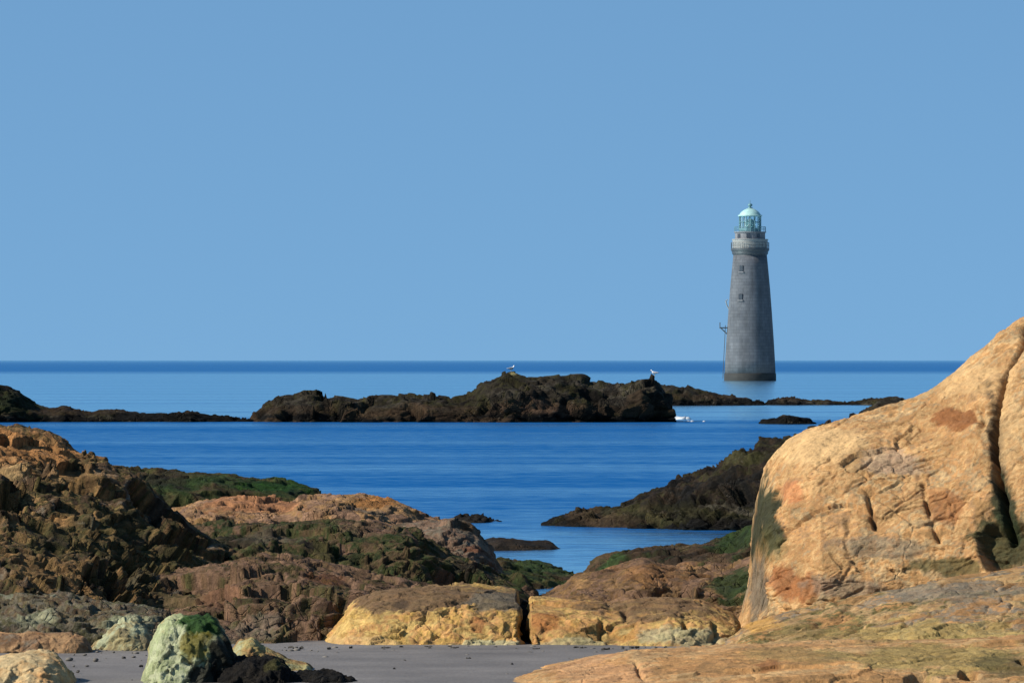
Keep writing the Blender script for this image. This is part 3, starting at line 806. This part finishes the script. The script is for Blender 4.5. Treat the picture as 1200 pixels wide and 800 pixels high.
# dried weed washed up along the foot of the rocks, ragged curled scraps
wv2, wf2 = [], []
for k in range(40):
    px_ = rng.uniform(60, 860)
    yy = 65.3 - abs(rng.normal(0, 0.35)) if rng.random() < 0.7 else rng.uniform(59.5, 65)
    x = (px_ - 600) / F * yy
    zg = float(np.interp(yy, [57, 66, 76], [0.32, 0.30, 0.1])) + 0.01
    ang = rng.uniform(0, math.pi)
    ln = rng.uniform(0.05, 0.13)
    nseg = 6
    b0 = len(wv2)
    for q in range(nseg + 1):
        t = q / nseg
        cx_ = x + math.cos(ang) * ln * (t - 0.5)
        cy_ = yy + math.sin(ang) * ln * (t - 0.5)
        ang += rng.normal(0, 0.35)
        wd = 0.012 * (1 - abs(2 * t - 1) ** 2) + 0.004
        zc_ = zg + 0.012 * rng.random()
        wv2 += [(cx_ - math.sin(ang) * wd, cy_ + math.cos(ang) * wd, zc_ - 0.008), (cx_, cy_, zc_ + 0.012), (cx_ + math.sin(ang) * wd, cy_ - math.cos(ang) * wd, zc_ - 0.008), (cx_, cy_, zc_ - 0.014)]
        if q:
            for e in range(4):
                wf2.append((b0 + 4 * (q - 1) + e, b0 + 4 * (q - 1) + (e + 1) % 4, b0 + 4 * q + (e + 1) % 4, b0 + 4 * q + e))
scraps = mesh_obj("seaweed_scraps", wv2, wf2, plain("dried_weed", (0.022, 0.018, 0.012), 0.7, 0, 0.5, 8), None, True)
scraps['kind'] = 'stuff'

# ------------------------------------------------------------------ the lighthouse
YL = 990.0
S1 = YL / F


def zrow(r):
    return EYE + (HOR - r) * S1


LX = (879.0 - 600) * S1


def ring(prof, seg=64, phase=0.0, cap=True):
    """surface of revolution from (radius, height) pairs"""
    v, f = [], []
    for r, z in prof:
        for i in range(seg):
            a = 2 * math.pi * i / seg + phase
            v.append((r * math.cos(a), r * math.sin(a), z))
    for j in range(len(prof) - 1):
        for i in range(seg):
            i2 = (i + 1) % seg
            f.append((j * seg + i, j * seg + i2, (j + 1) * seg + i2, (j + 1) * seg + i))
    if cap:
        f.append(tuple(range(seg))[::-1])
        f.append(tuple((len(prof) - 1) * seg + i for i in range(seg)))
    return v, f


def merge(parts):
    v, f = [], []
    for pv, pf in parts:
        o = len(v)
        v += list(pv)
        f += [tuple(i + o for i in q) for q in pf]
    return v, f


def tube(a, b, r, seg=8):
    a, b = Vector(a), Vector(b)
    d = (b - a).normalized()
    u = d.orthogonal().normalized()
    w = d.cross(u)
    v, f = [], []
    for c in (a, b):
        for i in range(seg):
            t = 2 * math.pi * i / seg
            v.append(tuple(c + (u * math.cos(t) + w * math.sin(t)) * r))
    for i in range(seg):
        j = (i + 1) % seg
        f.append((i, j, seg + j, seg + i))
    f.append(tuple(range(seg))[::-1])
    f.append(tuple(range(seg, 2 * seg)))
    return v, f


def box(c, s, rz=0.0):
    x, y, z = s[0] / 2, s[1] / 2, s[2] / 2
    ca, sa = math.cos(rz), math.sin(rz)
    v = []
    for dz in (-z, z):
        for dx, dy in ((-x, -y), (x, -y), (x, y), (-x, y)):
            v.append((c[0] + dx * ca - dy * sa, c[1] + dx * sa + dy * ca, c[2] + dz))
    return v, [(3, 2, 1, 0), (4, 5, 6, 7), (0, 1, 5, 4), (1, 2, 6, 5), (2, 3, 7, 6), (3, 0, 4, 7)]


def masonry(name, c1, c2, joint, course=0.62, wet=False):
    m, n, l, b = new_mat(name)
    t = n.new('ShaderNodeTexCoord')
    sp = n.new('ShaderNodeSeparateXYZ')
    l.new(t.outputs['Object'], sp.inputs[0])
    ang = math_node(n, l, 'ARCTAN2', sp.outputs['Y'], sp.outputs['X'])
    cb = n.new('ShaderNodeCombineXYZ')
    l.new(math_node(n, l, 'MULTIPLY', ang, 4.2), cb.inputs[0])
    l.new(sp.outputs['Z'], cb.inputs[1])
    br = n.new('ShaderNodeTexBrick')
    br.inputs['Scale'].default_value = 1.0
    br.inputs['Brick Width'].default_value = 1.25
    br.inputs['Row Height'].default_value = course
    br.inputs['Mortar Size'].default_value = 0.035
    br.inputs['Mortar Smooth'].default_value = 0.4
    br.inputs['Color1'].default_value = (*c1, 1)
    br.inputs['Color2'].default_value = (*c2, 1)
    br.inputs['Mortar'].default_value = (*joint, 1)
    l.new(cb.outputs[0], br.inputs['Vector'])
    mp2 = n.new('ShaderNodeMapping')
    mp2.inputs['Scale'].default_value = (1, 1, 0.25)
    l.new(t.outputs['Object'], mp2.inputs['Vector'])
    nz = noise_node(n, l, mp2.outputs[0], 0.8, 7, 0.65)
    mul = n.new('ShaderNodeVectorMath')
    mul.operation = 'SCALE'
    l.new(br.outputs['Color'], mul.inputs[0])
    l.new(remap(n, l, nz, 0.3, 0.7, 0.65, 1.3), mul.inputs['Scale'])
    l.new(mul.outputs[0], b.inputs['Base Color'])
    b.inputs['Roughness'].default_value = 0.8 if wet else 0.9
    bp = n.new('ShaderNodeBump')
    bp.inputs['Distance'].default_value = 0.05
    bp.inputs['Strength'].default_value = 0.35
    l.new(math_node(n, l, 'SUBTRACT', math_node(n, l, 'MULTIPLY', nz, 0.6), br.outputs['Fac']), bp.inputs['Height'])
    l.new(bp.outputs[0], b.inputs['Normal'])
    return m


TOWER = masonry("grey_granite_masonry", (0.060, 0.067, 0.080), (0.080, 0.086, 0.098), (0.044, 0.049, 0.058))
WETSTONE = masonry("wet_dark_masonry", (0.010, 0.011, 0.011), (0.016, 0.016, 0.015), (0.006, 0.006, 0.006), wet=True)
PAINT = plain("weathered_white_paint", (0.20, 0.20, 0.19), 0.6, 0, 0.2, 1.5)
GREYSTONE = plain("watch_room_grey", (0.13, 0.13, 0.14), 0.75, 0, 0.25, 1.5)
DARKIRON = plain("dark_iron", (0.05, 0.055, 0.06), 0.5, 0.3, 0.25, 4)
COPPER = plain("green_copper", (0.27, 0.43, 0.41), 0.55, 0.0, 0.15, 2)
TEAL = plain("green_lantern_frame", (0.09, 0.19, 0.21), 0.5, 0.2, 0.15, 2)
SHUT = plain("dark_window", (0.03, 0.033, 0.04), 0.25, 0, 0.2, 2)
gm, gn, gll, gb = new_mat("lantern_glass")
gb.inputs['Base Color'].default_value = (0.75, 0.9, 0.92, 1)
gb.inputs['Roughness'].default_value = 0.04
gb.inputs['Transmission Weight'].default_value = 0.9
gb.inputs['IOR'].default_value = 1.1
gnz = noise_node(gn, gll, gn.new('ShaderNodeTexCoord').outputs['Object'], 3.0, 3)
gll.new(remap(gn, gll, gnz, 0.3, 0.7, 0.02, 0.10), gb.inputs['Roughness'])

lh = bpy.data.objects.new("lighthouse", None)
COL.objects.link(lh)
lh.location = (LX, YL, 0)
tag(lh, "tall grey granite lighthouse with a green lantern, standing alone in the sea", "lighthouse")
zt = zrow(299)
TR = [(4.98, 1.5), (4.86, 4.0), (4.62, 8.0), (4.28, 13.0), (3.9, 18.0), (3.48, 22.5), (3.28, zt)]


def rad(z):
    return float(np.interp(z, [q[1] for q in TR], [q[0] for q in TR]))


mesh_obj("tower", *ring(TR, 72), TOWER, lh, True)
mesh_obj("foundation", *ring([(5.12, -3), (5.08, 1.3), (5.0, 1.5)], 72), WETSTONE, lh, True)
z0 = zrow(299)
mesh_obj("corbel", *ring([(3.28, z0), (3.5, z0 + 0.25), (3.55, z0 + 0.7), (3.75, z0 + 0.95), (3.75, z0 + 1.35), (3.3, z0 + 1.36)], 72), DARKIRON, lh)  # dark colour paints in the shadow below the parapet
z1 = z0 + 1.36
mesh_obj("parapet", *ring([(3.45, z1), (3.45, zrow(281.5)), (3.55, zrow(281.5) + 0.02), (3.55, zrow(281.5) + 0.2), (3.2, zrow(281.5) + 0.2)], 72), PAINT, lh)
zp = zrow(281.5) + 0.2
mesh_obj("watch_room", *ring([(2.95, zp), (2.95, zrow(273)), (3.15, zrow(273) + 0.05), (3.15, zrow(273) + 0.22), (2.4, zrow(273) + 0.23)], 48), GREYSTONE, lh)
for aa in (-100, -60, -140, 20):
    a = math.radians(aa)
    mesh_obj("window", *box((2.95 * math.cos(a), 2.95 * math.sin(a), zp + 0.62), (0.16, 0.7, 0.75), a), SHUT, lh)
zr = zrow(273) + 0.23
# gallery rail round the lantern
rail = []
for i in range(24):
    a = 2 * math.pi * i / 24
    rail.append(tube((3.05 * math.cos(a), 3.05 * math.sin(a), zr - 0.02), (3.05 * math.cos(a), 3.05 * math.sin(a), zr + 0.95), 0.03, 5))
    b2 = 2 * math.pi * (i + 1) / 24
    for hz in (0.5, 0.95):
        rail.append(tube((3.05 * math.cos(a), 3.05 * math.sin(a), zr + hz), (3.05 * math.cos(b2), 3.05 * math.sin(b2), zr + hz), 0.03, 5))
mesh_obj("gallery_rail", *merge(rail), TEAL, lh)
rail = []
RG = 3.7
for i in range(28):
    a = 2 * math.pi * i / 28
    b2 = 2 * math.pi * (i + 1) / 28
    rail.append(tube((RG * math.cos(a), RG * math.sin(a), z1 - 0.03), (RG * math.cos(a), RG * math.sin(a), z1 + 1.1), 0.035, 5))
    for hz in (0.55, 1.1):
        rail.append(tube((RG * math.cos(a), RG * math.sin(a), z1 + hz), (RG * math.cos(b2), RG * math.sin(b2), z1 + hz), 0.03, 5))
mesh_obj("gallery_rail", *merge(rail), DARKIRON, lh)
RL = 2.1
zc = zrow(253.5)
mesh_obj("lantern_base", *ring([(RL + 0.05, zr), (RL + 0.05, zr + 0.7), (RL - 0.1, zr + 0.71)], 16), TEAL, lh)
mesh_obj("lens", *ring([(0.3, zr + 0.5), (0.75, zr + 0.8), (0.95, zr + 1.5), (0.75, zr + 2.2), (0.3, zr + 2.5)], 24), COPPER, lh, True)
mul_parts = []
for i in range(16):
    a = 2 * math.pi * i / 16
    mul_parts.append(tube((RL * math.cos(a), RL * math.sin(a), zr + 0.7), (RL * math.cos(a), RL * math.sin(a), zc), 0.09, 6))
    b2 = 2 * math.pi * (i + 1) / 16
    zm = (zr + 0.7 + zc) / 2
    mul_parts.append(tube((RL * math.cos(a), RL * math.sin(a), zm), (RL * math.cos(b2), RL * math.sin(b2), zm), 0.06, 6))
lf = mesh_obj("lantern", *merge(mul_parts), TEAL, lh)
mesh_obj("glazing", *ring([(RL - 0.06, zr + 0.7), (RL - 0.06, zc)], 16, 0, False), gm, lf)
zd = zrow(244)
dome = [(RL + 0.25, zc), (RL + 0.28, zc + 0.22)] + [((RL + 0.1) * math.cos(t), zc + 0.22 + (zd - zc - 0.22) * math.sin(t)) for t in np.linspace(0, 1.35, 9)]
dome = [(r_ * (1 - 0.25 * (z_ - zc) / (zd - zc)) if k_ > 1 else r_, z_) for k_, (r_, z_) in enumerate(dome)]
rf = mesh_obj("roof", *ring(dome, 32), COPPER, lh, True)
zf = zd - 0.05
mesh_obj("finial", *ring([(0.5, zf - 0.1), (0.5, zf + 0.15), (0.22, zf + 0.2), (0.2, zf + 0.35), (0.42, zf + 0.5), (0.48, zf + 0.68), (0.36, zf + 0.88), (0.06, zf + 0.98), (0.04, zf + 1.7)], 16), TEAL, lh, True)
for rrow, xp in ((315, 868), (348, 867)):
    z = zrow(rrow)
    r = rad(z)
    xx = (xp - 879) * S1
    a = -math.acos(max(-1, min(1, xx / r)))
    w = mesh_obj("window", *box(((r + 0.0) * math.cos(a), (r + 0.0) * math.sin(a), z), (0.28, 0.75, 1.15), a), SHUT, lh)
    mesh_obj("sill", *box(((r + 0.05) * math.cos(a), (r + 0.05) * math.sin(a), z - 0.7), (0.45, 1.15, 0.2), a), GREYSTONE, w)
# landing platform, its ladder and the davit above, on the left flank
zl = zrow(384)
rl = rad(zl)
mesh_obj("landing", *merge([box((-rl - 0.65, 0, zl), (1.7, 1.6, 0.22)), tube((-rl - 1.3, -0.5, zl), (-rl + 0.05, -0.5, zl - 1.3), 0.09), tube((-rl - 1.3, 0.5, zl), (-rl + 0.05, 0.5, zl - 1.3), 0.09),
                            tube((-rl - 1.42, -0.7, zl), (-rl - 1.42, -0.7, zl + 1.0), 0.06), tube((-rl - 1.42, 0.7, zl), (-rl - 1.42, 0.7, zl + 1.0), 0.06),
                            tube((-rl - 1.42, -0.7, zl + 1.0), (-rl - 1.42, 0.7, zl + 1.0), 0.06)]), DARKIRON, lh)
lad = []
zs = np.arange(0.8, zl, 0.4)
for s in (-0.3, 0.3):
    lad.append(tube((-rad(0.8) - 0.35, s, 0.4), (-rl - 0.35, s, zl + 0.5), 0.05))
for z in zs:
    xr = -np.interp(z, [0.4, zl + 0.5], [rad(0.8) + 0.35, rl + 0.35])
    lad.append(tube((xr, -0.3, z), (xr, 0.3, z), 0.03, 6))
mesh_obj("ladder", *merge(lad), DARKIRON, lh)
zv = zrow(358)
rv = rad(zv)
mesh_obj("davit", *merge([tube((-rv + 0.1, 0, zv - 0.8), (-rv - 0.35, 0, zv), 0.1), tube((-rv - 0.35, 0, zv), (-rv - 0.6, 0, zv + 0.9), 0.1), tube((-rv - 0.6, 0, zv + 0.9), (-rv - 0.2, 0, zv + 1.2), 0.08)]), PAINT, lh)

# ------------------------------------------------------------------ gulls on the islet
GULL = plain("white_feathers", (0.7, 0.7, 0.68), 0.8, 0, 0.06, 8)
GULLGREY = plain("grey_wing_feathers", (0.30, 0.32, 0.35), 0.8, 0, 0.15, 8)
BILL = plain("yellow_bill_and_legs", (0.6, 0.42, 0.10), 0.5, 0, 0.1, 8)


def loft(cs, seg=16):
    """rings (x, z, half width, half height) along the body"""
    v, f = [], []
    for (x, z, w, h) in cs:
        for i in range(seg):
            t = 2 * math.pi * i / seg
            v.append((x, w * math.cos(t), z + h * math.sin(t)))
    n = len(cs)
    for j in range(n - 1):
        for i in range(seg):
            k = (i + 1) % seg
            f.append((j * seg + i, j * seg + k, (j + 1) * seg + k, (j + 1) * seg + i))
    f.append(tuple(range(seg))[::-1])
    f.append(tuple((n - 1) * seg + i for i in range(seg)))
    return v, f


def gull(label, loc, rz):
    body = loft([(-0.34, 0.24, 0.05, 0.008), (-0.24, 0.245, 0.06, 0.025), (-0.14, 0.25, 0.085, 0.065), (-0.02, 0.25, 0.10, 0.095), (0.10, 0.27, 0.095, 0.10), (0.17, 0.31, 0.07, 0.085),
                 (0.20, 0.37, 0.052, 0.055), (0.215, 0.42, 0.055, 0.05), (0.245, 0.445, 0.055, 0.05), (0.28, 0.445, 0.035, 0.034), (0.30, 0.44, 0.012, 0.014)])
    o = mesh_obj("gull", *body, GULL, None, True)
    o.location = loc
    o.scale = (0.85, 0.85, 0.85)
    o.rotation_euler = (0, 0, rz)
    tag(o, label, "gull", "gulls standing on the islet")
    mesh_obj("bill", *loft([(0.285, 0.44, 0.014, 0.016), (0.33, 0.437, 0.012, 0.015), (0.36, 0.43, 0.004, 0.005)], 8), BILL, o, True)
    for s in (-1, 1):
        v, f = loft([(-0.42, 0.25, 0.006, 0.008), (-0.28, 0.26, 0.014, 0.03), (-0.10, 0.27, 0.02, 0.07), (0.06, 0.28, 0.02, 0.075), (0.13, 0.29, 0.008, 0.04)], 10)
        v = [(a, b + s * 0.092 * (1 - max(0, (-a - 0.1)) * 2.2), c) for a, b, c in v]
        mesh_obj("wing", v, f, GULLGREY, o, True)
        mesh_obj("leg", *merge([tube((0.0, s * 0.045, 0.0), (-0.01, s * 0.045, 0.18), 0.009, 6), box((0.03, s * 0.045, 0.006), (0.09, 0.06, 0.01))]), BILL, o)
    return o




def drop(px, Y):
    """highest point of the islet along this line of sight"""
    bpy.context.view_layer.update()
    d = bpy.context.evaluated_depsgraph_get()
    best = None
    for yy in np.arange(Y - 3, Y + 3, 0.2):
        hit = S.ray_cast(d, Vector(((px - 600) / F * yy, yy, 60)), Vector((0, 0, -1)))
        if hit[0] and (best is None or hit[1].z > best.z):
            best = hit[1].copy()
    return best


g = drop(599, 331)
gull("white gull standing on the highest hump of the large islet", (g.x, g.y, g.z - 0.01), 0.5)
g = drop(767, 331)
gull("white gull perched on the knob at the right end of the large islet", (g.x, g.y, g.z - 0.01), 2.8)

# ------------------------------------------------------------------ a little surf where the swell meets the islet and the near rocks
def surf_mat():
    m, n, l, b = new_mat("white_surf")
    t = n.new('ShaderNodeTexCoord')
    nz = noise_node(n, l, t.outputs['Object'], 6, 5, 0.7)
    mul = n.new('ShaderNodeVectorMath')
    mul.operation = 'SCALE'
    mul.inputs[0].default_value = (0.5, 0.53, 0.55)
    l.new(remap(n, l, nz, 0.3, 0.7, 0.7, 1.1), mul.inputs['Scale'])
    l.new(mul.outputs[0], b.inputs['Base Color'])
    b.inputs['Roughness'].default_value = 0.9
    return m


SURF = surf_mat()
sv2, sf2 = [], []
rs = np.random.default_rng(3)


def froth(px, row, n, wx, hz):
    Yc = 23772.0 / (row - HOR)
    for k in range(n):
        c = (at(px + rs.normal(0, wx), row, Yc)[0], Yc + rs.normal(0, 0.4), 0.0)
        r = hz * rs.uniform(0.4, 1.0)
        bmf = bmesh.new()
        bmesh.ops.create_icosphere(bmf, subdivisions=2, radius=1.0)
        b0 = len(sv2)
        co = np.array([v_.co for v_ in bmf.verts])
        co = co * (1 + 0.45 * vnoise(co * 2.2 + k * 9.1, k))[:, None]
        for q in co:
            sv2.append((c[0] + q[0] * r * 1.8, c[1] + q[1] * r, c[2] + q[2] * r))
        for f_ in bmf.faces:
            sf2.append(tuple(b0 + v_.index for v_ in f_.verts))
        bmf.free()


froth(789, 491, 34, 5.0, 0.22)
froth(800, 494, 8, 10.0, 0.10)
froth(570, 657, 8, 3, 0.05)
surf = mesh_obj("surf", sv2, sf2, SURF, None, True)
surf['kind'] = 'stuff'
